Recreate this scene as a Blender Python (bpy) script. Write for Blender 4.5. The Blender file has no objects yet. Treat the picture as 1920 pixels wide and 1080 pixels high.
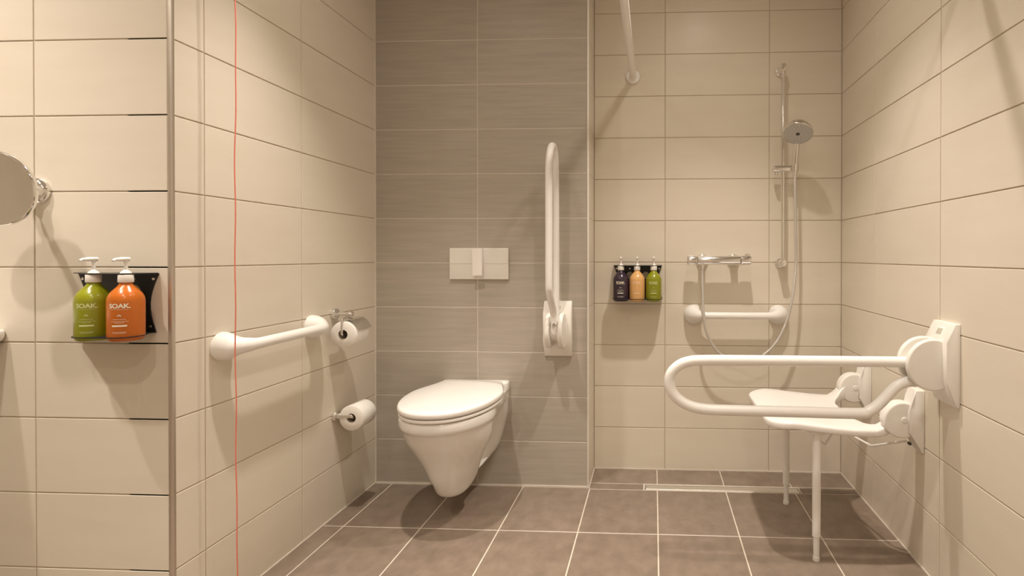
import bpy, bmesh, math, random
from mathutils import Vector, Matrix
PI = math.pi
random.seed(4)
scn = bpy.context.scene
COL = scn.collection

# ------------------------------------------------------------------ camera
cam_d = bpy.data.cameras.new('camera'); cam = bpy.data.objects.new('camera', cam_d); COL.objects.link(cam)
F, CX, CY, YAW, PITCH, ROLL = 993.6, 1177.6, 485.2, -0.0483, -0.0056, 0.0007
cam_d.sensor_width = 36; cam_d.sensor_fit = 'HORIZONTAL'
cam_d.lens = F / 1920 * 36
cam_d.shift_x = (960 - CX) / 1920; cam_d.shift_y = (CY - 540) / 1920
fwd = Vector((math.sin(YAW)*math.cos(PITCH), math.cos(YAW)*math.cos(PITCH), math.sin(PITCH)))
rt = Vector((math.cos(YAW), -math.sin(YAW), 0)); up = rt.cross(fwd)
r2 = rt*math.cos(ROLL) + up*math.sin(ROLL); u2 = -rt*math.sin(ROLL) + up*math.cos(ROLL)
M = Matrix((r2, u2, -fwd)).transposed().to_4x4(); M.translation = Vector((0, 0, 1.0332))
cam.matrix_world = M
cam_d.clip_start = 0.02
scn.camera = cam

# ------------------------------------------------------------------ world, lamps, exposure
scn.view_settings.view_transform = 'Standard'; scn.view_settings.look = 'None'
scn.view_settings.gamma = 1; scn.view_settings.use_curve_mapping = False
scn.view_settings.exposure = 0.10
w = bpy.data.worlds.new('world'); scn.world = w; w.use_nodes = True
w.node_tree.nodes['Background'].inputs[0].default_value = (1, .85, .68, 1)
w.node_tree.nodes['Background'].inputs[1].default_value = 0.05
CEIL = 2.5
WARM = (1.0, .905, .80)
# downlights (last two: unseen fill lamps, added): x, y, beam watts, spill watts, beam angle
LAMPS = [(.27, 1.75, 98, 12, 88), (.22, 1.02, 50, 14, 86), (-.80, 1.50, 104, 8, 74), (-1.93, .82, 50, 27, 104), (-1.52, .50, 54, 18, 96), (-.75, -.05, 44, 30, 90), (.1, -.6, 66, 46, 90)]
for x, y, p, q, wd in LAMPS:
    for pw, ang in ((p, wd), (q, 165)):
        d = bpy.data.lights.new('downlight', 'SPOT'); d.energy = pw; d.color = WARM
        d.spot_size = math.radians(ang); d.spot_blend = 1.0; d.shadow_soft_size = .028
        o = bpy.data.objects.new('downlight_lamp', d); COL.objects.link(o); o.location = (x, y, CEIL - .012)

# ------------------------------------------------------------------ helpers
def mesh_of(bm, name, ang=35):
    bmesh.ops.recalc_face_normals(bm, faces=bm.faces)
    for f in bm.faces: f.smooth = True
    for e in bm.edges:
        if len(e.link_faces) == 2 and e.calc_face_angle(0) > math.radians(ang): e.smooth = False
    me = bpy.data.meshes.new(name); bm.to_mesh(me); bm.free(); return me
def obj(name, bm, mat, parent=None, ang=35, label=None):
    me = mesh_of(bm, name, ang) if isinstance(bm, bmesh.types.BMesh) else bm
    if mat and not me.materials: me.materials.append(mat)
    o = bpy.data.objects.new(name, me); COL.objects.link(o)
    if parent: o.parent = parent
    if label: o['label'] = label
    return o
def tag(o, label, cat, group=None):
    o['label'] = label; o['category'] = cat
    if group: o['group'] = group
    return o
def thing(name, label, cat, loc=(0, 0, 0), rotz=0, group=None):
    o = bpy.data.objects.new(name, None); COL.objects.link(o); o.empty_display_size = .05
    o.location = loc; o.rotation_euler = (0, 0, rotz)
    return tag(o, label, cat, group)
def struct(name, bm, mat):
    o = obj(name, bm, mat); o['kind'] = 'structure'; return o
def box(bm, x0, x1, y0, y1, z0, z1, bev=0, seg=2):
    r = bmesh.ops.create_cube(bm, size=1)
    for v in r['verts']:
        v.co = Vector(((x0+x1)/2 + v.co.x*(x1-x0), (y0+y1)/2 + v.co.y*(y1-y0), (z0+z1)/2 + v.co.z*(z1-z0)))
    if bev:
        es = list({e for v in r['verts'] for e in v.link_edges})
        bmesh.ops.bevel(bm, geom=es, offset=bev, segments=seg, profile=.5, affect='EDGES')
    return bm
def nb(): return bmesh.new()
def smooth_path(pts, n=8):
    pts = [Vector(p) for p in pts]; P = [pts[0]*2-pts[1]] + pts + [pts[-1]*2-pts[-2]]; out = []
    for i in range(1, len(P)-2):
        a, b, c, d = P[i-1], P[i], P[i+1], P[i+2]
        for k in range(n):
            t = k/n
            out.append(.5*((2*b)+(c-a)*t+(2*a-5*b+4*c-d)*t*t+(3*b-a-3*c+d)*t**3))
    out.append(pts[-1]); return out
def round_path(pts, rad, n=8):
    pts = [Vector(p) for p in pts]; out = [pts[0]]
    for i in range(1, len(pts)-1):
        r = rad[i-1] if isinstance(rad, (list, tuple)) else rad
        a = (pts[i-1]-pts[i]).normalized(); b = (pts[i+1]-pts[i]).normalized()
        half = a.angle(b)/2; d = r/math.tan(half)
        p0 = pts[i]+a*d; p1 = pts[i]+b*d; c = pts[i]+(a+b).normalized()*(r/math.sin(half))
        v0 = p0-c; v1 = p1-c; tot = v0.angle(v1); ax = v0.cross(v1).normalized()
        for k in range(n+1): out.append(c + Matrix.Rotation(tot*k/n, 3, ax) @ v0)
    out.append(pts[-1]); return out
def tube(bm, pts, r, seg=16, cap=True, flat=None):
    pts = [Vector(p) for p in pts]; n = len(pts)
    R = r if isinstance(r, (list, tuple)) else [r]*n
    t0 = (pts[1]-pts[0]).normalized(); ref = Vector((0, 0, 1)) if abs(t0.z) < .9 else Vector((1, 0, 0))
    nrm = t0.cross(ref).normalized(); rings = []; pt = t0
    for i in range(n):
        t = ((pts[min(i+1, n-1)]-pts[i]).normalized() + (pts[i]-pts[max(i-1, 0)]).normalized())
        t = t.normalized() if t.length > 1e-9 else pt
        q = pt.rotation_difference(t); nrm = q @ nrm; nrm = (nrm - t*nrm.dot(t)).normalized(); pt = t
        b = t.cross(nrm)
        rings.append([bm.verts.new(pts[i] + (nrm*math.cos(2*PI*k/seg) + b*math.sin(2*PI*k/seg))*R[i]) for k in range(seg)])
    for i in range(n-1):
        for k in range(seg):
            bm.faces.new((rings[i][k], rings[i][(k+1) % seg], rings[i+1][(k+1) % seg], rings[i+1][k]))
    if cap: bm.faces.new(rings[0][::-1]); bm.faces.new(rings[-1])
    return bm
def lathe(bm, prof, origin=(0, 0, 0), axis=(0, 0, 1), seg=32, caps=True):
    """prof: list of (radius, height) along axis"""
    ax = Vector(axis).normalized(); ref = Vector((1, 0, 0)) if abs(ax.x) < .9 else Vector((0, 1, 0))
    u = ax.cross(ref).normalized(); v = ax.cross(u); O = Vector(origin); rings = []
    for r, h in prof:
        if r < 1e-6: rings.append([bm.verts.new(O+ax*h)])
        else: rings.append([bm.verts.new(O+ax*h+(u*math.cos(2*PI*k/seg)+v*math.sin(2*PI*k/seg))*r) for k in range(seg)])
    for a, b in zip(rings, rings[1:]):
        if len(a) == 1 and len(b) == 1: continue
        for k in range(seg):
            k2 = (k+1) % seg
            if len(a) == 1: bm.faces.new((a[0], b[k2], b[k]))
            elif len(b) == 1: bm.faces.new((a[k], a[k2], b[0]))
            else: bm.faces.new((a[k], a[k2], b[k2], b[k]))
    if caps:
        if len(rings[0]) > 1: bm.faces.new(rings[0][::-1])
        if len(rings[-1]) > 1: bm.faces.new(rings[-1])
    return bm
def rounded_cyl(r, h, b=.003, n=4):
    p = [(max(r-b, 0)+b*math.sin(PI/2*k/n), b-b*math.cos(PI/2*k/n)) for k in range(n+1)]
    return [(0, 0)] + p + [(x, h-y) for x, y in reversed(p)] + [(0, h)]
def prism(bm, poly, fn, thick, holes=()):
    """poly 2-D outline (and holes) mapped by fn(u,v,t), extruded t from 0 to thick"""
    loops = []; edges = []
    for P in [poly]+list(holes):
        vs = [bm.verts.new((a, b, 0)) for a, b in P]; loops.append(vs)
        for i in range(len(vs)): edges.append(bm.edges.new((vs[i], vs[(i+1) % len(vs)])))
    if holes:
        res = bmesh.ops.triangle_fill(bm, edges=edges, use_beauty=True, use_dissolve=False)
        faces = [g for g in res['geom'] if isinstance(g, bmesh.types.BMFace)]
    else: faces = [bm.faces.new(loops[0])]
    ex = bmesh.ops.extrude_face_region(bm, geom=faces)
    nv = [g for g in ex['geom'] if isinstance(g, bmesh.types.BMVert)]
    ns = set(nv)
    allv = set(v for l in loops for v in l) | ns
    for v in allv:
        t = thick if v in ns else 0
        v.co = Vector(fn(v.co.x, v.co.y, t))
    return bm
def bevel_all(bm, off, seg=2, ang=30):
    es = [e for e in bm.edges if len(e.link_faces) == 2 and e.calc_face_angle(0) > math.radians(ang)]
    bmesh.ops.bevel(bm, geom=es, offset=off, segments=seg, profile=.5, affect='EDGES', clamp_overlap=True)
    return bm
def circle(cx, cy, r, n=24): return [(cx+r*math.cos(2*PI*k/n), cy+r*math.sin(2*PI*k/n)) for k in range(n)]
def rrect(x0, x1, y0, y1, r, n=5):
    out = []
    for cx, cy, a in ((x1-r, y1-r, 0), (x0+r, y1-r, 90), (x0+r, y0+r, 180), (x1-r, y0+r, 270)):
        for k in range(n+1):
            t = math.radians(a+90*k/n); out.append((cx+r*math.cos(t), cy+r*math.sin(t)))
    return out

# ------------------------------------------------------------------ materials
def principled(name, color, rough=.4, metal=0, spec=.5, coat=0):
    m = bpy.data.materials.new(name); m.use_nodes = True; b = m.node_tree.nodes['Principled BSDF']
    b.inputs['Base Color'].default_value = (*color, 1); b.inputs['Roughness'].default_value = rough
    b.inputs['Metallic'].default_value = metal; b.inputs['Specular IOR Level'].default_value = spec
    b.inputs['Coat Weight'].default_value = coat
    return m
def noisy(name, c1, c2, rough=.4, scale=(6, 6, 6), detail=4, bump=0, rnd=.03, metal=0, coat=0, spec=.5, rvar=0, lo=.3, hi=.7):
    """two-tone noise in object coordinates with a per-object shift"""
    m = principled(name, c1, rough, metal, spec, coat); nt = m.node_tree; b = nt.nodes['Principled BSDF']; N = nt.nodes.new; L = nt.links.new
    tc = N('ShaderNodeTexCoord'); oi = N('ShaderNodeObjectInfo'); mp = N('ShaderNodeMapping')
    mul = N('ShaderNodeVectorMath'); mul.operation = 'MULTIPLY_ADD'; mul.inputs[1].default_value = (17, 31, 23)
    L(oi.outputs['Random'], mul.inputs[0]); L(tc.outputs['Object'], mul.inputs[2]); L(mul.outputs[0], mp.inputs[0])
    mp.inputs['Scale'].default_value = scale
    nz = N('ShaderNodeTexNoise'); nz.inputs['Detail'].default_value = detail; nz.inputs['Scale'].default_value = 1; nz.inputs['Roughness'].default_value = .6
    L(mp.outputs[0], nz.inputs['Vector'])
    rp = N('ShaderNodeValToRGB'); rp.color_ramp.elements[0].position = lo; rp.color_ramp.elements[1].position = hi
    rp.color_ramp.elements[0].color = (*c1, 1); rp.color_ramp.elements[1].color = (*c2, 1); L(nz.outputs['Fac'], rp.inputs[0])
    hs = N('ShaderNodeHueSaturation'); mr = N('ShaderNodeMapRange'); mr.inputs['To Min'].default_value = 1-rnd; mr.inputs['To Max'].default_value = 1+rnd
    L(oi.outputs['Random'], mr.inputs[0]); L(mr.outputs[0], hs.inputs['Value']); L(rp.outputs[0], hs.inputs['Color']); L(hs.outputs[0], b.inputs['Base Color'])
    if bump:
        bp = N('ShaderNodeBump'); bp.inputs['Distance'].default_value = bump; bp.inputs['Strength'].default_value = .5
        L(nz.outputs['Fac'], bp.inputs['Height']); L(bp.outputs[0], b.inputs['Normal'])
    return m
MAT = {}
MAT['cream'] = noisy('cream_wall_tile', (.735, .662, .552), (.765, .697, .588), rough=.33, scale=(3, 14, 3), bump=.0002, rnd=.018, spec=.35)
MAT['cream_grout'] = noisy('cream_wall_grout', (.50, .42, .32), (.56, .48, .37), rough=.8, scale=(40, 40, 40), rnd=0)
MAT['grey'] = noisy('taupe_streaked_tile', (.405, .362, .305), (.475, .425, .36), rough=.42, scale=(4, 60, 3), detail=6, bump=.0003, rnd=.03, spec=.4)
MAT['grey_grout'] = noisy('pale_wall_grout', (.61, .55, .475), (.65, .59, .51), rough=.8, scale=(40, 40, 40), rnd=0)
MAT['floor'] = noisy('brown_floor_tile', (.195, .148, .112), (.28, .216, .168), rough=.32, scale=(20, 15, 20), detail=10, bump=.0004, rnd=.04, spec=.45, lo=.28, hi=.72)
MAT['floor_grout'] = noisy('cream_floor_grout', (.62, .55, .46), (.7, .63, .53), rough=.85, scale=(40, 40, 40), rnd=0)
MAT['plaster'] = noisy('white_plaster', (.8, .77, .72), (.84, .81, .76), rough=.8, scale=(8, 8, 8), rnd=0)
MAT['silicone'] = noisy('pale_silicone', (.66, .6, .52), (.72, .66, .58), rough=.5, scale=(30, 30, 30), rnd=0)
MAT['ceramic'] = noisy('white_ceramic', (.86, .84, .80), (.87, .85, .81), rough=.12, scale=(3, 3, 3), rnd=0, coat=.3)
MAT['lid'] = noisy('white_seat_plastic', (.88, .85, .81), (.89, .865, .825), rough=.28, scale=(3, 3, 3), rnd=0)
MAT['nylon'] = noisy('white_coated_tube', (.88, .86, .82), (.9, .875, .835), rough=.3, scale=(5, 5, 5), rnd=0)
MAT['plastic'] = noisy('white_moulded_plastic', (.85, .82, .76), (.88, .85, .79), rough=.4, scale=(7, 7, 7), rnd=0)
MAT['ivory'] = noisy('ivory_plastic', (.80, .77, .70), (.82, .79, .72), rough=.35, scale=(5, 5, 5), rnd=0)
MAT['slot'] = noisy('shaded_slot_plastic', (.50, .46, .38), (.53, .49, .41), rough=.6, scale=(5, 5, 5), rnd=0)  # darker tone paints in the shade of an open slot
MAT['chrome'] = noisy('chrome', (.80, .79, .77), (.84, .83, .81), rough=.1, scale=(5, 5, 5), rnd=0, metal=1)
MAT['steel'] = noisy('brushed_steel', (.82, .81, .79), (.92, .91, .89), rough=.34, scale=(4, 160, 4), rnd=0, metal=1)
MAT['satin'] = noisy('satin_metal_trim', (.66, .60, .52), (.72, .66, .58), rough=.42, scale=(60, 60, 4), rnd=0, metal=.9)
MAT['hose'] = principled('silver_hose', (.72, .70, .67), .28, .7)
nt = MAT['hose'].node_tree; wv = nt.nodes.new('ShaderNodeTexNoise'); wv.inputs['Scale'].default_value = 900
bp = nt.nodes.new('ShaderNodeBump'); bp.inputs['Distance'].default_value = .0006; nt.links.new(wv.outputs[0], bp.inputs['Height']); nt.links.new(bp.outputs[0], nt.nodes['Principled BSDF'].inputs['Normal'])
MAT['mirror'] = noisy('mirror_glass', (.9, .9, .88), (.9, .9, .88), rough=.02, rnd=0, metal=1)
MAT['black'] = noisy('black_powder_coat', (.012, .012, .014), (.02, .02, .022), rough=.4, scale=(60, 60, 60), rnd=0)
MAT['dark'] = noisy('dark_rubber', (.05, .045, .04), (.07, .06, .055), rough=.7, scale=(30, 30, 30), rnd=0)
MAT['paper'] = noisy('tissue_paper', (.86, .83, .77), (.9, .87, .81), rough=.9, scale=(40, 40, 40), bump=.0006, rnd=0)
MAT['card'] = noisy('cardboard_core', (.36, .30, .23), (.42, .35, .27), rough=.9, scale=(40, 40, 40), rnd=0)
MAT['cord'] = noisy('red_cord', (.78, .19, .14), (.80, .25, .18), rough=.7, scale=(90, 90, 90), rnd=0)
MAT['green'] = noisy('olive_green_bottle', (.25, .265, .010), (.28, .29, .014), rough=.22, rnd=0)
MAT['orange'] = noisy('orange_bottle', (.50, .125, .012), (.54, .14, .016), rough=.22, rnd=0)
MAT['purple'] = noisy('dark_purple_bottle', (.040, .024, .040), (.046, .028, .046), rough=.22, rnd=0)
MAT['peach'] = noisy('peach_bottle', (.74, .42, .16), (.78, .45, .18), rough=.25, rnd=0)
MAT['pump'] = noisy('white_pump_plastic', (.88, .85, .80), (.9, .87, .82), rough=.3, rnd=0)
MAT['print'] = noisy('pale_print', (.80, .76, .62), (.84, .8, .66), rough=.5, rnd=0)
MAT['print_peach'] = noisy('faint_peach_print', (.86, .62, .40), (.88, .64, .42), rough=.5, rnd=0)
MAT['print_green'] = noisy('faint_green_print', (.62, .64, .30), (.66, .68, .34), rough=.5, rnd=0)
em = bpy.data.materials.new('lamp_diffuser'); em.use_nodes = True
eb = em.node_tree.nodes['Principled BSDF']; eb.inputs['Emission Color'].default_value = (*WARM, 1); eb.inputs['Emission Strength'].default_value = 25
MAT['lamp'] = em

# ------------------------------------------------------------------ room shell
GY, SY, NY, LX, RX = 2.347, 2.5584, 1.3295, -1.2621, .8896       # wall planes
RETX = -.2885                                                     # side of the toilet wall boxing
BACKY, FARX = -1.3, -2.9
GR = .0022                                                        # grout depth behind tile face
JW = .0036                                                        # joint width
TH = .006
_tiles = {}
def tile_mesh(wd, ht, mat):
    key = (round(wd, 4), round(ht, 4), mat)
    if key in _tiles: return _tiles[key]
    bm = nb(); c = .0011; hw, hh = wd/2, ht/2
    def ring(a, z): return [bm.verts.new((sx*(hw-a), sy*(hh-a), z)) for sx, sy in ((-1, -1), (1, -1), (1, 1), (-1, 1))]
    r0, r1, r2_ = ring(0, -TH), ring(0, -c*.8), ring(c, 0)
    for a, b in ((r0, r1), (r1, r2_)):
        for k in range(4): bm.faces.new((a[k], a[(k+1) % 4], b[(k+1) % 4], b[k]))
    bm.faces.new(r2_)
    me = bpy.data.meshes.new('wall_tile'); bm.to_mesh(me); bm.free(); me.materials.append(MAT[mat]); _tiles[key] = me
    return me
def tiles(parent, name, P, U, V, us, vs, mat, skip=None, JW=.0036):
    """P origin; U,V unit axes; us, vs joint positions along each"""
    P, U, V = Vector(P), Vector(U), Vector(V); Nn = U.cross(V)
    R = Matrix((U, V, Nn)).transposed().to_4x4()
    for i in range(len(us)-1):
        for j in range(len(vs)-1):
            a0, a1, b0, b1 = us[i], us[i+1], vs[j], vs[j+1]
            if skip and skip(a0, a1, b0, b1): continue
            wd, ht = a1-a0-JW, b1-b0-JW
            if wd < .004 or ht < .004: continue
            o = bpy.data.objects.new(name, tile_mesh(wd, ht, mat)); COL.objects.link(o); o.parent = parent
            m = R.copy(); m.translation = P + U*((a0+a1)/2) + V*((b0+b1)/2) + Nn*random.uniform(-.0002, .0002)
            o.matrix_world = m
ROWS = [.002+.2*k for k in range(13)] + [CEIL]
T = .12
# back wall behind the toilet (taupe), shower back wall, return, sides
wg = struct('wall_back', box(nb(), LX-T, RETX-.001, GY+.0010, SY+T, 0, CEIL), MAT['grey_grout'])
tiles(wg, 'wall_tile', (0, GY, 0), (1, 0, 0), (0, 0, 1), [LX, -.7905, RETX-.006], ROWS, 'grey', None, .0042)
ws = struct('wall_shower', box(nb(), RETX, RX+T, SY+GR, SY+T, 0, CEIL), MAT['cream_grout'])
tiles(ws, 'wall_tile', (0, SY, 0), (1, 0, 0), (0, 0, 1), [RETX, .0543, .5501, RX], ROWS, 'cream')
wr_ = struct('wall_return', box(nb(), RETX-.03, RETX-GR, GY+.004, SY+GR, 0, CEIL), MAT['cream_grout'])
tiles(wr_, 'wall_tile', (RETX, 0, 0), (0, 1, 0), (0, 0, 1), [GY+.006, SY], ROWS, 'cream')
wl = struct('wall_left', box(nb(), LX-T, LX-GR, NY+GR, GY+GR, 0, CEIL), MAT['cream_grout'])
tiles(wl, 'wall_tile', (LX, 0, 0), (0, 1, 0), (0, 0, 1), [NY+.008, 1.4332, 1.8457, GY], ROWS, 'cream')
wn = struct('wall_vanity', box(nb(), FARX-T, LX-GR-.003, NY+GR, NY+T, 0, CEIL), MAT['cream_grout'])
tiles(wn, 'wall_tile', (0, NY, 0), (1, 0, 0), (0, 0, 1), [FARX, -2.642, -2.142, -1.642, LX-.009], ROWS, 'cream')
wr = struct('wall_right', box(nb(), RX+GR, RX+T, BACKY-T, SY+GR, 0, CEIL), MAT['cream_grout'])
tiles(wr, 'wall_tile', (RX, 0, 0), (0, -1, 0), (0, 0, 1), [-SY, -2.1896, -1.693, -1.193, -.693, -.193, .307, .807, -BACKY], ROWS, 'cream')
struct('wall_front', box(nb(), FARX-T, RX+T, BACKY-T, BACKY, 0, CEIL), MAT['cream'])
struct('wall_far_left', box(nb(), FARX-T, FARX, BACKY, NY+T, 0, CEIL), MAT['cream'])
struct('ceiling', box(nb(), FARX-T, RX+T, BACKY-T, SY+T, CEIL, CEIL+.1), MAT['plaster'])
fl = struct('floor', box(nb(), FARX-T, RX+T, BACKY-T, SY+T, -.1, -.0010), MAT['floor_grout'])
fx = [-1.1829+.3*k for k in range(-5, 7)]
DR0, DR1 = 2.3322, 2.395
def skip_front(a0, a1, b0, b1): return a1 < LX+.01 and b0 > NY-.05
fy = [BACKY, -.44, .16, .76, 1.3637, 1.9637]
# main field (cut at walls)
xs = [FARX] + fx[:] + [RX]; xs = sorted(x for x in xs if FARX <= x <= RX)
tiles(fl, 'floor_tile', (0, 0, 0), (1, 0, 0), (0, 1, 0), [x for x in xs if x < LX] + [LX], [BACKY, -.44, .16, .76, NY], 'floor', None, .0046)
xi = [LX] + [x for x in xs if x > LX]
tiles(fl, 'floor_tile', (0, 0, 0), (1, 0, 0), (0, 1, 0), xi, fy, 'floor', None, .0046)
tiles(fl, 'floor_tile', (0, 0, 0), (1, 0, 0), (0, 1, 0), [x for x in xi if x < -.25], [1.9637, GY-.004], 'floor', None, .0046)
tiles(fl, 'floor_tile', (0, 0, 0), (1, 0, 0), (0, 1, 0), [x for x in xi if x > -.29], [1.9637, DR0], 'floor', None, .0046)
xsh = [RETX+.002] + [x for x in xi if x > -.2]
tiles(fl, 'floor_tile', (0, 0, 0), (1, 0, 0), (0, 1, 0), xsh, [DR1, SY], 'floor', None, .0046)
DX0, DX1 = -.043, .645
tiles(fl, 'floor_tile', (0, 0, 0), (1, 0, 0), (0, 1, 0), [RETX+.002, DX0], [DR0, DR1], 'floor', None, .0046)
tiles(fl, 'floor_tile', (0, 0, 0), (1, 0, 0), (0, 1, 0), [DX1, RX], [DR0, DR1], 'floor', None, .0046)

# trims: chrome corner profile, white tile edge, silicone joints
struct('trim_1', bevel_all(box(nb(), LX-.0095, LX+.0012, NY-.0012, NY+.0095, 0, CEIL), .0012, 2), MAT['satin'])
struct('trim_2', bevel_all(box(nb(), RETX-.0075, RETX+.0006, GY-.0012, GY+.0065, 0, CEIL), .0012, 2), MAT['plastic'])
struct('trim_3', box(nb(), LX+.005, RETX-.0075, GY-.0045, GY+GR, -GR, .0055), MAT['silicone'])
struct('trim_4', box(nb(), LX-GR, LX+.0045, GY-.0035, GY+GR, 0, CEIL), MAT['silicone'])
struct('trim_5', box(nb(), RETX, RX, SY-.0035, SY+GR, -GR, .0045), MAT['silicone'])
struct('trim_6', box(nb(), LX-GR, LX+.0035, NY, GY-.003, -GR, .004), MAT['silicone'])
struct('trim_7', box(nb(), RX-.0035, RX+GR, BACKY, SY, -GR, .004), MAT['silicone'])

# ceiling downlights (fixtures, including the two added fill lamps)
cl0 = None
for i, (x, y, p, q, wd) in enumerate(LAMPS):
    where = ['above the shower seat', 'nearer the camera on the shower side', 'above the toilet', 'above the washbasin', 'in front of the washbasin', 'added as unseen fill behind the camera, mid room', 'added as unseen fill over the entrance side'][i]
    t = thing('ceiling_light', 'round recessed white downlight ' + where, 'ceiling light', (x, y, CEIL), 0, 'recessed ceiling downlights')
    obj('frame', lathe(nb(), [(.048, 0), (.048, -.004), (.044, -.006), (.036, -.005), (.034, 0)], seg=32, caps=False), MAT['plastic'], t)
    obj('diffuser', lathe(nb(), [(0, -.001), (.034, -.001), (.034, -.0005), (0, -.0005)], seg=32), MAT['lamp'], t)

# ------------------------------------------------------------------ linear drain
t = thing('shower_drain', 'long narrow stainless steel linear drain in the shower floor', 'drain', ((DX0+DX1)/2, (DR0+DR1)/2, 0))
hx = (DX1-DX0)/2-.004; dy = (DR1-DR0)/2
fr = nb(); box(fr, -hx, hx, -dy+.006, -dy+.0095, -.002, .0012); box(fr, -hx, hx, dy-.0135, dy-.010, -.002, .0012)
box(fr, -hx, -hx+.004, -dy+.006, dy-.010, -.002, .0012); box(fr, hx-.004, hx, -dy+.006, dy-.010, -.002, .0012)
obj('drain_frame', fr, MAT['chrome'], t)
obj('cover_plate', box(nb(), -hx+.0055, hx-.0055, -dy+.0108, dy-.0148, -.002, .0008, .0005, 1), MAT['steel'], t)
obj('channel', box(nb(), -hx+.004, hx-.004, -dy+.0095, dy-.0135, -.0022, -.0004), MAT['dark'], t)

# ------------------------------------------------------------------ toilet
TX = -.797
t = thing('toilet', 'white wall-hung ceramic toilet with closed lid on the taupe tiled wall', 'toilet', (TX, GY, 0))
def lerp(a, b, s): return a+(b-a)*s
def sm(a, b, x): s = max(0, min(1, (x-a)/(b-a))); return s*s*(3-2*s)
def plan(yf, yb, hw, ww, wb, n=28):
    """half outline from front (t=0) to back; local y is negative towards the room"""
    pts = []; Lh = yb-yf
    for k in range(n+1):
        s = (1-math.cos(PI*k/n))/2 if False else (k/n)**1.5
        y = yf+Lh*s
        fe = min(1, s/.5); e = (1-(1-fe)**2.15)**(1/2.15)
        wd = hw*e
        if s > .34: wd = lerp(wd, ww, sm(.34, .70, s))
        if s > .74: wd = lerp(wd, wb, sm(.74, .95, s))
        pts.append((wd, y))
    return pts
levels = [ # z, yfront, yback, hw, waist, wback
 (.4180, -.520, 0, .168, .150, .142), (.4200, -.528, 0, .172, .152, .143),
 (.4120, -.534, 0, .1755, .154, .143), (.3900, -.533, 0, .1755, .154, .143), (.3820, -.530, 0, .175, .152, .143),
 (.3760, -.522, 0, .1700, .144, .142), (.3650, -.514, 0, .1690, .136, .141), (.3300, -.497, 0, .166, .120, .139),
 (.2950, -.470, 0, .154, .092, .135), (.2650, -.448, 0, .137, .070, .130), (.2350, -.428, 0, .121, .055, .122),
 (.2000, -.410, 0, .106, .045, .110), (.1700, -.396, 0, .095, .041, .094), (.1450, -.382, 0, .084, .040, .074),
 (.1300, -.372, -.060, .077, .052, .058), (.1150, -.362, -.130, .068, .050, .046), (.1030, -.348, -.195, .055, .043, .034), (.0950, -.330, -.235, .034, .028, .022), (.0920, -.312, -.262, .016, .014, .010)]
bm = nb(); rings = []
for z, yf, yb, hw, ww, wb in levels:
    h = plan(yf, yb, hw, ww, wb)
    loop = [(x, y) for x, y in h] + [(-x, y) for x, y in reversed(h[1:])]
    z += .020*sm(.15, .36, z)
    rings.append([bm.verts.new((x*(1+.03*sm(.2, .36, z)), y, z)) for x, y in loop])
for a, b in zip(rings, rings[1:]):
    n = len(a)
    for k in range(n): bm.faces.new((a[k], a[(k+1) % n], b[(k+1) % n], b[k]))
bm.faces.new(rings[0]); bm.faces.new(rings[-1][::-1])
obj('bowl', bm, MAT['ceramic'], t, 50)
bm = nb(); box(bm, -.146, .155, -.052, 0, .430, .478, .012, 4)
obj('rear_deck', bm, MAT['ceramic'], t)
def lid_outline(hw, yf, yb, n=20, bw=.73):
    # D-shaped plan: round front, straight tapered sides, rounded back corners
    ym = yf+(yb-yf)*.60; pts = []
    for k in range(n+1):
        a = PI/2*k/n; pts.append((hw*math.sin(a)**.92, ym-(ym-yf)*math.cos(a)**.92))
    bwid = hw*bw; L_ = yb-ym
    for k in range(1, 9):
        s = k/8; pts.append((lerp(hw, bwid, sm(0, 1.15, s)), ym+(L_-.02)*s))
    xe = pts[-1][0]
    for k in range(1, 6):
        a = PI/2*k/5; pts.append((xe-.022*(1-math.cos(a)), yb-.02+.02*math.sin(a)))
    return pts + [(-x, y) for x, y in reversed(pts[1:])]
def lid_slab(z0, z1, hw, yf, yb, rnd=.006, dome=.0, hole=None):
    bm = nb(); rings = []; prof = [(rnd, z0), (rnd*.3, z0+rnd*.3), (0, z0+rnd), (0, z1-rnd), (rnd*.3, z1-rnd*.3), (rnd, z1)]
    if dome: prof += [(.03, z1+dome*.5), (.07, z1+dome*.85), (.12, z1+dome)]
    for ins, z in prof:
        rings.append([bm.verts.new((x, y, z)) for x, y in lid_outline(hw-ins, yf+ins, yb-ins)])
    for a, b in zip(rings, rings[1:]):
        n = len(a)
        for k in range(n): bm.faces.new((a[k], a[(k+1) % n], b[(k+1) % n], b[k]))
    bm.faces.new(rings[0][::-1]); bm.faces.new(rings[-1]); return bm
obj('seat', lid_slab(.4430, .4555, .184, -.538, -.050, .004), MAT['lid'], t, 50)
obj('toilet_lid', lid_slab(.4590, .4820, .187, -.542, -.046, .007, .003), MAT['lid'], t, 50)
for s in (-1, 1):
    obj('hinge', lathe(nb(), rounded_cyl(.009, .045, .002), (s*.075-.0225, -.046, .4700), (1, 0, 0), 20), MAT['lid'], t)

# ------------------------------------------------------------------ flush plate
t = thing('flush_plate', 'cream rectangular flush plate with raised centre bar above the toilet', 'flush plate', (-.7814, GY, .9975))
obj('cover', box(nb(), -.134, .134, -.012, 0, -.070, .070, .003, 2), MAT['ivory'], t)
for sx in (-1, 1):
    obj('button', bevel_all(box(nb(), min(sx*.028, sx*.130), max(sx*.028, sx*.130), -.0138, -.010, -.0005, .066), .0012, 1), MAT['ivory'], t)
bm = nb(); prism(bm, [(-.001, .069), (-.030, .069), (-.024, -.052), (-.001, -.040)], lambda a, b, c: (c-.022, a-.010, b), .044); bevel_all(bm, .002, 2)
obj('centre_bar', bm, MAT['pump'], t, label='raised white bar in the middle')

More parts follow.
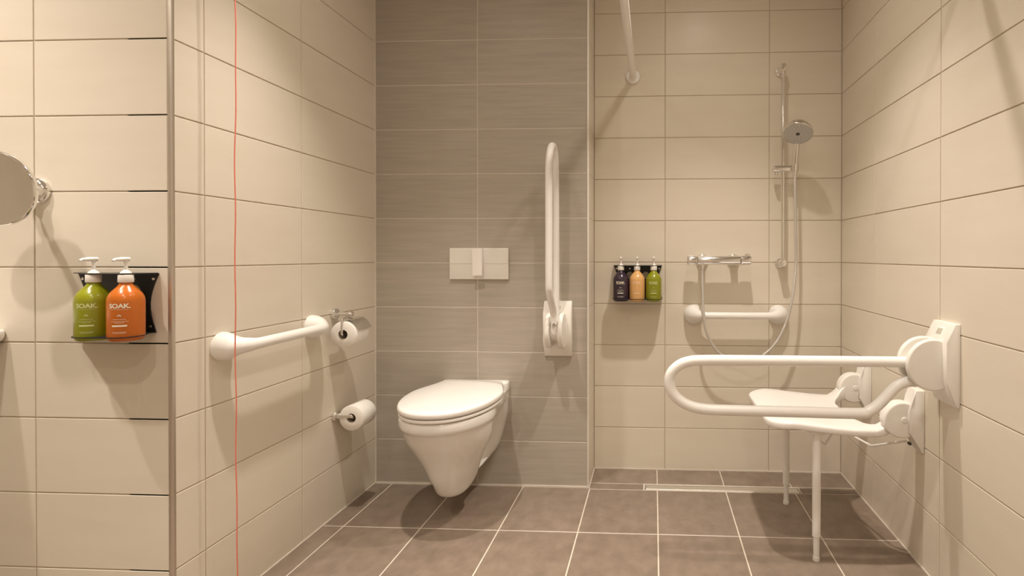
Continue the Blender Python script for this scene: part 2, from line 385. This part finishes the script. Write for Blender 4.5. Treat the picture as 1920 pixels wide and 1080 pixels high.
# ------------------------------------------------------------------ fold-down support rails
def support_rail(label, loc, rotz, folded, tr=.0165):
    """local frame: wall is x=0, room is +x, z up, origin on wall at hub height"""
    t = thing('support_rail', label, 'grab rail', loc, rotz)
    # wall plate: wedge profile, slot near the top
    prof = [(0, .122), (.013, .122), (.034, .070), (.050, .066), (.050, -.050), (.034, -.058), (.012, -.122), (0, -.122)]
    bm = nb(); prism(bm, [(0, .122), (.014, .122), (.040, .068), (.040, -.052), (.014, -.115), (.010, -.122), (0, -.122)], lambda a, b, c: (a, c-.0625, b), .125); bevel_all(bm, .003, 2, 20)
    obj('wall_plate', bm, MAT['plastic'], t)
    bm = nb(); box(bm, .018, .0250, -.022, .022, .080, .110, .004, 2)
    for v in bm.verts: v.co.x += -(v.co.z-.095)*.48 + .003
    obj('slot_frame', bm, MAT['plastic'], t)
    bm = nb(); box(bm, .018, .0254, -.015, .015, .085, .105, .002, 2)
    for v in bm.verts: v.co.x += -(v.co.z-.095)*.48 + .003
    obj('slot', bm, MAT['slot'], t)
    for s, nm in ((1, 'hub_cover'), (-1, 'hub_cover')):
        y0 = .0185 if s > 0 else -.0385
        bm = nb(); lathe(bm, rounded_cyl(.077, .020, .006, 5), (.062, y0, -.002), (0, 1, 0), 48)
        obj(nm, bm, MAT['plastic'], t, 50)
    obj('hub', lathe(nb(), rounded_cyl(.046, .037, .002), (.064, -.0185, 0), (0, 1, 0), 40), MAT['plastic'], t)
    path = [(.075, 0, .0), (.790, 0, -.003)]
    pts = [(.055, .000), (.12, .0), (.25, .0), (.40, .0), (.60, .0), (.735, -.001), (.780, -.005), (.812, -.018), (.836, -.044), (.840, -.075), (.828, -.106), (.802, -.130), (.768, -.145), (.725, -.152), (.66, -.154), (.45, -.156), (.27, -.158), (.235, -.150), (.205, -.128), (.172, -.092), (.150, -.071), (.125, -.060), (.095, -.057)]
    pp = smooth_path([(a, 0, b) for a, b in pts], 6)
    if folded:
        pp = [Matrix.Rotation(math.radians(-89), 3, 'Y') @ (p-Vector((.055, 0, 0))) + Vector((.055, 0, 0)) for p in pp]
    bm = nb(); tube(bm, pp, tr, 20)
    obj('rail_tube', bm, MAT['nylon'], t, 60)
    return t
support_rail('long white fold-down support rail lowered beside the shower seat', (RX, 1.642, .712), PI, False)
support_rail('white fold-up support rail folded upright right of the toilet', (-.424, GY, .710), -PI/2, True, .0145)

# ------------------------------------------------------------------ short wall grab bars with flared ends
def grab_bar(label, a, b, nrm, drop=0, rb=.042):
    a, b, nrm = Vector(a), Vector(b), Vector(nrm); ax = (b-a).normalized(); d = .070
    t = thing('grab_bar', label, 'grab bar', (a+b)/2)
    o = (a+b)/2; a = a-o; b = b-o
    ends = []
    for p, s in ((a, 1), (b, -1)):
        prof = [(0, rb*.97, 0), (.004, rb, 0), (.016, rb*.97, .0), (.030, rb*.86, .003), (.042, rb*.70, .009), (.053, rb*.56, .018), (.0615, .0210, .030), (.067, .0180, .043), (.070, .0163, .062)]
        pts = [p + nrm*h + ax*s*c + Vector((0, 0, drop*(h/.070))) for h, r, c in prof]
        bm = nb(); q = smooth_path(pts, 4); rr = smooth_path([(r, 0, 0) for _, r, _ in prof], 4)
        tube(bm, q, [v.x for v in rr], 32); obj('flange', bm, MAT['nylon'], t, 60); ends.append(pts[-1])
    bm = nb(); tube(bm, [ends[0]-ax*.004, ends[1]+ax*.004], .0163, 24); obj('bar', bm, MAT['nylon'], t, 60)
    return t
grab_bar('white grab bar with round flared ends on the cream left wall', (LX, 1.488, .768), (LX, 1.893, .772), (1, 0, 0))
grab_bar('white grab bar with round flared ends under the shower mixer', (.192, SY, .754), (.592, SY, .754), (0, -1, 0), 0, .046)

# ------------------------------------------------------------------ toilet rolls and holders
def roll(label, loc, r=.050, L_=.098, grp=None):
    t = thing('toilet_roll', label, 'toilet paper', loc)
    rc = .0185
    bm = nb(); lathe(bm, [(rc, 0), (r-.003, 0), (r, .003), (r, L_-.003), (r-.003, L_), (rc, L_), (rc, 0)], (0, 0, 0), (0, 1, 0), 40, caps=False)
    obj('paper', bm, MAT['paper'], t, 50)
    bm = nb(); lathe(bm, [(rc, .0005), (rc, L_-.0005), (rc-.001, L_-.0005), (rc-.001, .0005), (rc, .0005)], (0, 0, 0), (0, 1, 0), 32, caps=False)
    obj('cardboard_core', bm, MAT['card'], t); return t
RXC = LX+.072
r1 = roll('white toilet roll under the curved chrome flap', (RXC, 1.975, .7300))
r2r = roll('spare white toilet roll on the lower chrome holder', (RXC, 2.030, .392))
t = thing('toilet_roll_holder', 'chrome toilet roll holder with curved flap, above the spare roll', 'paper holder', (LX, 2.030, .803))
obj('rosette', lathe(nb(), rounded_cyl(.021, .016, .003), (0, 0, 0), (1, 0, 0), 32), MAT['chrome'], t)
bm = nb(); tube(bm, [(.012, 0, 0), (.070, 0, 0)], .0075, 16); obj('arm', bm, MAT['chrome'], t)
obj('pivot', lathe(nb(), rounded_cyl(.011, .020, .003), (.070, -.010, 0), (0, 1, 0), 24), MAT['chrome'], t)
bm = nb(); tube(bm, round_path([(.072, -.010, -.002), (.074, -.064, -.014), (.073, -.064, -.073), (.072, .030, -.073)], .008, 6), .0042, 14)
obj('roll_spindle', bm, MAT['chrome'], t)
bm = nb(); path = []
cz = -.073
seg = []
for k in range(13):
    a = math.radians(112-k*8.0); seg.append((.0735+.058*math.cos(a), cz+.060*math.sin(a)))
pr = seg + [(x-(x-.0735)/.057*.0012, z-(z-cz)/.058*.0012) for x, z in reversed(seg)]
prism(bm, pr, lambda a, b, c: (a, -.045+c, b), .092); obj('flap', bm, MAT['chrome'], t)
bm = nb(); tube(bm, [(.070, .004, .004), (.062, .006, .002), (.056, .010, -.0175)], .005, 12); obj('flap_mount', bm, MAT['chrome'], t)
t = thing('spare_roll_holder', 'plain chrome spare roll holder, low on the left wall', 'paper holder', (LX, 2.035, .399))
obj('rosette', lathe(nb(), rounded_cyl(.020, .014, .003), (0, 0, 0), (1, 0, 0), 32), MAT['chrome'], t)
obj('collar', lathe(nb(), rounded_cyl(.0125, .020, .002), (.012, 0, 0), (1, 0, 0), 24), MAT['chrome'], t)
bm = nb(); tube(bm, round_path([(.028, 0, 0), (.0715, 0, 0), (.0715, .010, -.007), (.0715, .075, -.007)], .004, 6), .0085, 18); obj('arm', bm, MAT['chrome'], t)

# ------------------------------------------------------------------ dispenser bottles
_txt = {}
def text_verts(s, size, spacing=1.0):
    cu = bpy.data.curves.new('t', 'FONT'); cu.body = s; cu.size = size; cu.align_x = 'CENTER'; cu.resolution_u = 3; cu.space_character = spacing; cu.offset = .0004
    to = bpy.data.objects.new('t', cu); COL.objects.link(to); bpy.context.view_layer.update()
    me = bpy.data.meshes.new_from_object(to.evaluated_get(bpy.context.evaluated_depsgraph_get()))
    bpy.data.objects.remove(to); bpy.data.curves.remove(cu)
    return me
def bottle(label, body, printm, loc, rotz, labrot=0, grp=None, nozzle=0):
    t = thing('soap_bottle', label, 'soap bottle', loc, rotz, grp)
    R = .0365
    prof = [(0, .003), (.024, .002), (.030, .0), (.0335, .0022), (.0350, .006), (R, .012), (R, .097), (.0361, .103), (.0345, .110), (.0315, .1165), (.0270, .1230), (.0215, .1295), (.0170, .1345), (.0140, .1385)]
    prof += [(.0130, .141), (.0130, .146), (0, .146)]
    obj('bottle_body', lathe(nb(), prof, seg=40, caps=False), MAT[body], t, 60)
    obj('cap', lathe(nb(), [(0, .1445), (.0148, .1445), (.0155, .1455), (.0155, .1625), (.0148, .164), (0, .164)], seg=36), MAT['pump'], t)
    obj('collar', lathe(nb(), [(0, .164), (.0068, .164), (.0062, .1668), (.0115, .1674), (.0095, .171), (.0055, .1745), (.0045, .176), (0, .176)], seg=24), MAT['pump'], t)
    bm = nb(); lathe(bm, [(.0040, .174), (.0034, .193), (.0052, .1985), (.0072, .2010), (.0078, .2040), (.0070, .2055), (0, .2062)], seg=20)
    tube(bm, [(0, .008, .2022), (0, -.010, .2026), (0, -.026, .2018), (0, -.0325, .1985)], [.0052, .0052, .0036, .0028], 12)
    obj('pump_head', bm, MAT['pump'], t, 50)
    # printed lettering wrapped round the body
    rr = R+.00035
    def wrap(bm_): 
        for v in bm_.verts:
            a = v.co.x/rr + labrot; v.co = Vector((rr*math.sin(a), -rr*math.cos(a), v.co.y))
        return bm_
    me = text_verts('SOAK.', .0150, .95); bm = nb(); bm.from_mesh(me); bpy.data.meshes.remove(me)
    bmesh.ops.triangulate(bm, faces=bm.faces); bmesh.ops.subdivide_edges(bm, edges=[e for e in bm.edges if e.calc_length() > .004], cuts=2)
    for v in bm.verts: v.co.x *= 1.05; v.co.y += .083
    obj('lettering', wrap(bm), MAT[printm], t)
    bm = nb()
    def strip(x0, x1, y0, y1, n=10):
        vs = [[bm.verts.new((lerp(x0, x1, k/n), y, 0)) for k in range(n+1)] for y in (y0, y1)]
        for k in range(n): bm.faces.new((vs[0][k], vs[0][k+1], vs[1][k+1], vs[1][k]))
    strip(-.017, .017, .0795, .0800)
    for yy, hwid in ((.0545, .013), (.0495, .017), (.0465, .009), (.0235, .014), (.021, .012)):
        x = -hwid
        while x < hwid:
            L_ = random.uniform(.0012, .0035); strip(x, min(x+L_, hwid), yy, yy+.0009, 1); x += L_+.0009
    strip(-.0145, .0145, .0375, .0412)
    for k in range(5):      # small leaf emblem
        a = math.radians(-70+35*k); c, s = math.sin(a), math.cos(a)
        vs = [bm.verts.new((c*q+s*p, .0625+s*q-c*p, 0)) for q, p in ((.0012, 0), (.0030, .0008), (.0052, 0), (.0030, -.0008))]
        bm.faces.new(vs)
    obj('small_print', wrap(bm), MAT[printm], t)
    return t

def bottle_holder(label, loc, xs, wtop, wbot, dep, zt, zb, grp=None):
    """local: wall y=0, room is -y, z relative to bottle base"""
    t = thing('bottle_holder', label, 'bottle holder', loc, 0)
    # back plate with hourglass sides
    hw, hb = wtop/2, wbot/2; pts = []
    for k in range(11):
        s = k/10; z = lerp(zt, zb, s); x = lerp(hw, hb, s) - .020*math.sin(PI*s)
        pts.append((x, z))
    poly = pts + [(-x, z) for x, z in reversed(pts)]
    gaps = [(a+b)/2 for a, b in zip(xs, xs[1:])]
    holes = [circle(g, .118, .017, 20) for g in gaps]
    bm = nb(); prism(bm, poly, lambda a, b, c: (a, -c, b), .003, holes); obj('back_plate', bm, MAT['black'], t)
    for zz, rad, wd, nm in ((zt, .0078, wtop, 'top_plate'), (zb, .0373, wbot, 'shelf')):
        bm = nb(); xa, xb = min(xs), max(xs); ring = .0155 if nm == 'top_plate' else .0400; tb = .012 if nm == 'top_plate' else .02
        outer = [(-wd/2, 0), (wd/2, 0), (wd/2, tb)] + [(xb+ring*math.cos(a), dist-.003+ring*math.sin(a)) for a in [PI*k/10 for k in range(0, 6)]] + [(xa+ring*math.cos(a), dist-.003+ring*math.sin(a)) for a in [PI*k/10 for k in range(5, 11)]] + [(-wd/2, tb)]
        prism(bm, outer, lambda a, b, c: (a, -b-.003, zz+c), .0022, [circle(x, dist-.003, rad, 28) for x in xs]); obj(nm, bm, MAT['black'], t)
    scr = [(-hw+.014, zt-.014), (hw-.014, zt-.014)] + [(g, zt-.014) for g in gaps[:1]] + [(hb-.016, zb+.016)]
    for x, z in scr: obj('screw', lathe(nb(), [(0, .0), (.0042, .0), (.0036, .0018), (0, .0024)], (x, -.003, z), (0, -1, 0), 16), MAT['chrome'], t)
    return t
dist = .085
BZ = .8215
sx3 = [-.153, -.077, .000]
bottle_holder('black wall bracket holding three bottles in the shower', (-.0765, SY, BZ), [x+.0765 for x in sx3], .232, .236, .124, .1645, .0095)
for x, m_, p_, l_ in zip(sx3, ('purple', 'peach', 'green'), ('print', 'print_peach', 'print_green'),
        ('dark purple pump bottle, leftmost of the three in the shower', 'peach coloured pump bottle between the purple and green ones', 'olive green pump bottle, rightmost of the three in the shower')):
    bottle(l_, m_, p_, (x, SY-dist, BZ), 0, 0, 'pump bottles in wall brackets')
dist = .066
nx = [-1.4040, -1.3190]
bottle_holder('black wall bracket holding two bottles beside the mirror', (-1.406, NY, .8215), [x+1.406 for x in nx], .222, .206, .108, .1645, .0095)
bottle('olive green pump bottle in the bracket beside the round mirror', 'green', 'print_green', (nx[0], NY-dist, .8215), 0, .46, 'pump bottles in wall brackets')
bottle('glossy orange pump bottle in the bracket nearest the chrome corner', 'orange', 'print', (nx[1], NY-dist, .8215), 0, .46, 'pump bottles in wall brackets')

# ------------------------------------------------------------------ magnifying mirror
t = thing('magnifying_mirror', 'round magnifying mirror on a chrome wall mount, cut by the left frame edge', 'mirror', (-1.628, NY, 1.204))
obj('wall_rosette', lathe(nb(), [(0, 0), (.034, 0), (.035, .004), (.033, .012), (.026, .018), (.016, .024), (.0145, .040), (0, .042)], (0, 0, 0), (0, -1, 0), 40), MAT['chrome'], t, 50)
bm = nb(); tube(bm, round_path([(0, -.030, 0), (.002, -.050, .0), (.020, -.066, -.004), (.036, -.086, -.008)], .01, 5), [.008]*14 if False else .008, 16); obj('arm', bm, MAT['chrome'], t)
mc = Vector((.038, -.118, -.008)); mn = Vector((.10, -1, -.12)).normalized()
obj('mirror_frame', lathe(nb(), [(0, -.014), (.060, -.012), (.0875, -.006), (.0905, 0), (.0905, .005), (.0885, .0075), (.0865, .0060)], mc, mn, 64, caps=False), MAT['chrome'], t, 50)
obj('mirror_glass', lathe(nb(), [(0, .0055), (.0875, .0060)], mc, mn, 64, caps=False), MAT['mirror'], t, 50)
obj('swivel', lathe(nb(), rounded_cyl(.012, .026, .003), mc-mn*.034, mn, 24), MAT['chrome'], t)

# ------------------------------------------------------------------ washbasin, mostly beyond the left frame edge
t = thing('washbasin', 'white washbasin whose rounded corner just shows at the left frame edge', 'washbasin', (-2.021, NY, .8355))
bm = nb(); rings = []
W2, DP = .305, .50
def basin_loop(ins, z, n=9):
    x0, x1, y0, y1 = -W2+ins, W2-ins, -DP+ins, (.0 if ins < .02 else -ins*.8); P = []
    for cx, cy, a, r in ((x1, y1, 0, .016), (x0, y1, 90, .016), (x0, y0, 180, .11), (x1, y0, 270, .11)):
        cx += -r if cx > 0 else r; cy += -r if a < 180 else r
        for k in range(7):
            q = math.radians(a+15*k); P.append((cx+r*math.cos(q), cy+r*math.sin(q)))
    return [bm.verts.new((x, y, z)) for x, y in P]
for ins, z in ((.16, -.150), (.10, -.140), (.05, -.105), (.020, -.05), (.004, -.024), (0, -.016), (0, -.004), (.003, 0), (.012, .001), (.030, 0), (.045, -.020), (.07, -.075), (.11, -.105), (.18, -.115)):
    rings.append(basin_loop(ins, z))
for a, b in zip(rings, rings[1:]):
    n = len(a)
    for k in range(n): bm.faces.new((a[k], a[(k+1) % n], b[(k+1) % n], b[k]))
bm.faces.new(rings[0][::-1]); bm.faces.new(rings[-1])
obj('basin', bm, MAT['ceramic'], t, 50)
bm = nb(); tube(bm, round_path([(0, -.07, 0), (0, -.07, .12), (0, -.20, .11), (0, -.20, .08)], .02, 6), .013, 20); obj('tap_spout', bm, MAT['chrome'], t)
bm = nb(); tube(bm, round_path([(0, -.20, -.14), (0, -.20, -.32), (0, 0, -.32)], .04, 6), .016, 18); obj('waste_pipe', bm, MAT['chrome'], t)

# ------------------------------------------------------------------ red pull cord
bm = nb(); pts = []
cxx, cyy = -1.172, 1.432
for k in range(49):
    z = lerp(CEIL, .07, k/48)
    pts.append((cxx+.0015*math.sin(z*9.1)+.0012*math.sin(z*23), cyy+.0013*math.sin(z*11.7+1)+.002*math.sin(z*5.3), z))
tube(bm, smooth_path(pts, 3), .0016, 8)
co = obj('pull_cord', bm, MAT['cord'], None, 60); tag(co, 'thin red emergency pull cord hanging in front of the left wall', 'pull cord')

# ------------------------------------------------------------------ shower curtain rail
t = thing('curtain_rail', 'white tubular shower curtain rail fixed high on the shower wall', 'curtain rail', (-.100, SY, 1.893))
obj('flange', lathe(nb(), rounded_cyl(.033, .014, .005), (0, 0, 0), (0, -1, 0), 36), MAT['nylon'], t, 50)
obj('flange', lathe(nb(), rounded_cyl(.033, .014, .005), (RX+.100, -SY+1.53, 0), (-1, 0, 0), 36), MAT['nylon'], t, 50)
bm = nb(); tube(bm, round_path([(0, -.004, 0), (0, -SY+1.53, 0), (RX+.100-.004, -SY+1.53, 0)], .09, 10), .0150, 20); obj('rail_tube', bm, MAT['nylon'], t, 60)

# ------------------------------------------------------------------ shower mixer
t = thing('shower_mixer', 'chrome thermostatic bar shower mixer above the white grab bar', 'shower mixer', (.3025, SY, 1.0125))
my = -.078
for xx in (-.070, .077):
    obj('rosette', lathe(nb(), [(0, 0), (.031, 0), (.0315, .004), (.028, .012), (.020, .020), (.0165, .030), (.0165, .060), (0, .060)], (xx, 0, 0), (0, -1, 0), 36), MAT['chrome'], t, 50)
obj('mixer_body', lathe(nb(), rounded_cyl(.0205, .196, .002), (-.098, my, 0), (1, 0, 0), 40), MAT['chrome'], t)
for x0, x1 in ((-.147, -.100), (.100, .147)):
    obj('control_knob', lathe(nb(), rounded_cyl(.0225, x1-x0, .003), (x0, my, 0), (1, 0, 0), 40), MAT['chrome'], t)
obj('lever_button', lathe(nb(), rounded_cyl(.011, .014, .003), (.130, my, .016), (0, 0, 1), 24), MAT['chrome'], t)
obj('hose_outlet', lathe(nb(), [(0, 0), (.011, 0), (.011, .010), (.008, .014), (.0068, .030), (0, .030)], (-.077, my, -.016), (0, 0, -1), 24), MAT['chrome'], t)

# ------------------------------------------------------------------ riser rail, hand shower, hose
RSX = .600; RSY = SY-.062
t = thing('riser_rail', 'vertical chrome riser rail with sliding holder on the shower wall', 'shower rail', (RSX, RSY, 1.0))
bm = nb(); tube(bm, [(0, 0, -.005), (0, 0, .925)], .0100, 24); obj('rail', bm, MAT['chrome'], t, 60)
for zz, r0 in ((.0, .0185), (.905, .0185)):
    obj('bracket', lathe(nb(), rounded_cyl(.0165, .077, .003), (0, .062, zz), (0, -1, 0), 28), MAT['chrome'], t)
    obj('wall_rosette', lathe(nb(), rounded_cyl(.0225, .010, .003), (0, .062, zz), (0, -1, 0), 28), MAT['chrome'], t)
SZ = .437
obj('slider', lathe(nb(), rounded_cyl(.0160, .114, .003), (-.046, -.004, SZ), (1, 0, 0), 32), MAT['chrome'], t)
obj('slider_knob', lathe(nb(), rounded_cyl(.0075, .018, .002), (-.034, -.008, SZ-.012), (0, 0, -1), 20), MAT['chrome'], t)
HX, HY = RSX+.047, RSY-.030
obj('handset_socket', lathe(nb(), [(.0155, -.016), (.0165, .016), (.0125, .016), (.0115, -.016), (.0155, -.016)], (.047, -.030, SZ), (0, 0, 1), 28, caps=False), MAT['chrome'], t)
t = thing('hand_shower', 'round chrome hand shower resting in the slider of the riser rail', 'hand shower', (HX, HY, 1.0+SZ))
bm = nb(); tube(bm, smooth_path([(0, .006, -.045), (0, .002, -.010), (0, -.014, .05), (-.001, -.034, .10), (-.004, -.052, .138), (-.008, -.068, .160)], 5),
     [lerp(.0095, .0125, min(1, k/8)) for k in range(26)], 20); obj('handle', bm, MAT['chrome'], t, 60)
hc = Vector((-.012, -.092, .140)); hn = Vector((-.16, -.52, -.84)).normalized()
obj('shower_head', lathe(nb(), [(0, -.050), (.016, -.049), (.034, -.043), (.050, -.031), (.060, -.015), (.0645, .001), (.0645, .006), (.062, .008)], hc, hn, 56, caps=False), MAT['chrome'], t, 60)
obj('spray_face', lathe(nb(), [(0, .0085), (.050, .0085), (.0622, .0075)], hc, hn, 56, caps=False), MAT['ivory'] if False else noisy('grey_spray_face', (.46, .45, .43), (.52, .51, .48), rough=.35, scale=(500, 500, 500), rnd=0), t, 60)
bm = nb()
q = Vector((0, 0, 1)).rotation_difference(hn).to_matrix()
n_ = nb(); 
for k in range(3):
    for j in range(8+7*k):
        a = 2*PI*j/(8+7*k); r_ = .018+.016*k
        p = hc+hn*.0084+(q @ Vector((r_*math.cos(a), r_*math.sin(a), 0)))
        lathe(n_, [(.0016, 0), (.0012, .0014), (0, .0014)], p, hn, 6)
obj('nozzles', n_, MAT['pump'], t); bm.free()
bm = nb(); lathe(bm, [(0, 0), (.0085, 0), (.008, .0012), (0, .0014)], hc+hn*.0084, hn, 24); obj('centre_badge', bm, MAT['dark'], t)
hz = [(.2255, SY-.078, .972), (.2265, SY-.078, .93), (.2275, SY-.086, .86), (.231, SY-.100, .76), (.245, SY-.100, .68), (.285, SY-.095, .604), (.340, SY-.090, .560), (.415, SY-.088, .540), (.495, SY-.090, .568), (.564, SY-.100, .64), (.609, SY-.104, .74), (.638, SY-.098, .86), (.655, SY-.083, 1.0), (.652, SY-.087, 1.15), (.648, SY-.090, 1.3), (HX, HY+.003, 1.392)]
bm = nb(); tube(bm, smooth_path(hz, 10), .0063, 12)
ho = obj('shower_hose', bm, MAT['hose'], None, 60); tag(ho, 'silver shower hose looping from the mixer up to the hand shower', 'shower hose')

# ------------------------------------------------------------------ folding shower seat
t = thing('shower_chair', 'white folding shower seat with two legs, hinged on the right wall', 'shower seat', (0, 0, 0))
SZT = .470
def seat_plan(n=8):
    X0, YN, YF = .388, 1.800, 2.262
    P = []
    r = .085
    def arc(cx, cy, r_, a0, a1, m=n): return [(cx+r_*math.cos(math.radians(lerp(a0, a1, k/m))), cy+r_*math.sin(math.radians(lerp(a0, a1, k/m)))) for k in range(m+1)]
    P += arc(X0+r, YN+r, r, 180, 270)
    P += [(.56, YN-.004), (.70, YN-.002), (.770, YN+.004), (.800, YN+.010), (.800, YN+.048), (.765, YN+.060), (.735, YN+.085), (.720, YN+.13)]
    P += [(.716, (YN+YF)/2), (.720, YF-.13), (.735, YF-.085), (.765, YF-.060), (.800, YF-.048), (.800, YF-.010), (.770, YF-.004), (.70, YF+.002), (.56, YF+.004)]
    P += arc(X0+r, YF-r, r, 90, 180)
    return P
def seat_z(x, y):
    return SZT + .012 - .030*sm(.36, .76, x) - .008*math.sin(PI*max(0, min(1, (x-.40)/.34)))*(1-((y-2.03)/.26)**2) - .012*sm(.10, 0, x-.388)
bm = nb(); prism(bm, seat_plan(), lambda a, b, c: (a, b, c-.026), .026)
bmesh.ops.recalc_face_normals(bm, faces=bm.faces)
bevel_all(bm, .008, 3, 60)
for k in range(1, 22):
    bmesh.ops.bisect_plane(bm, geom=bm.verts[:]+bm.edges[:]+bm.faces[:], plane_co=(.388+.02*k, 0, 0), plane_no=(1, 0, 0))
for k in range(1, 10):
    bmesh.ops.bisect_plane(bm, geom=bm.verts[:]+bm.edges[:]+bm.faces[:], plane_co=(0, 1.796+.047*k, 0), plane_no=(0, 1, 0))
for v in bm.verts:
    x, y = v.co.x, v.co.y
    v.co.z += seat_z(x, y) + (.058*sm(.722, .800, x) if y > 2.03 else .030*sm(.750, .800, x))*(1 if v.co.z > -.012 else .35)
obj('seat', bm, MAT['lid'], t, 45)
for yc in (1.808, 2.232):
    y0 = yc-.023
    obj('hinge_cover', lathe(nb(), rounded_cyl(.060, .046, .007, 5), (.822, y0, .490), (0, 1, 0), 44), MAT['plastic'], t, 50)
    bm = nb(); prism(bm, [(RX, .590), (RX-.030, .592), (RX-.040, .560), (RX-.052, .52), (RX-.052, .450), (RX-.030, .430), (RX-.016, .392), (RX-.008, .384), (RX, .384)], lambda a, b, c: (a, yc-.028+c, b), .056); bevel_all(bm, .004, 2, 20)
    obj('wall_bracket', bm, MAT['plastic'], t, 50)
    obj('hinge_pin', lathe(nb(), [(0, 0), (.010, 0), (.009, .002), (0, .0028)], (.826, y0, .492), (0, -1, 0), 20), MAT['plastic'], t)
for ly in (1.824, 2.235):
    lg = obj('leg', tube(nb(), [(.553, ly, .082), (.553, ly, .436)], .0138, 20), MAT['nylon'], t, 60)
    obj('leg_extension', tube(nb(), [(.553, ly, .010), (.553, ly, .090)], .0102, 18), MAT['nylon'], lg, 60)
    obj('rubber_foot', lathe(nb(), [(0, 0), (.0122, 0), (.0125, .003), (.0115, .012), (0, .012)], (.553, ly, 0), (0, 0, 1), 20), MAT['ivory'], lg)
    obj('leg_clip', bevel_all(box(nb(), .528, .578, ly-.016, ly+.016, .430, .449), .003, 2), MAT['plastic'], t)
obj('brace', tube(nb(), smooth_path([(.556, 2.228, .432), (.600, 2.10, .385), (.60, 2.0, .365), (.615, 1.93, .355)], 5), .0035, 10), MAT['nylon'], t)
obj('brace', tube(nb(), round_path([(.615, 1.93, .355), (.72, 2.12, .360), (.765, 1.90, .365), (.846, 1.815, .413)], .012, 5), .0040, 10), MAT['nylon'], t)
obj('brace_pin', lathe(nb(), rounded_cyl(.005, .012, .001), (.846, 1.787, .413), (0, 1, 0), 16), MAT['dark'], t)
for ch in t.children: ch.location = Vector((-.64, -2.03, 0))
t.location = (.64, 2.03, 0)
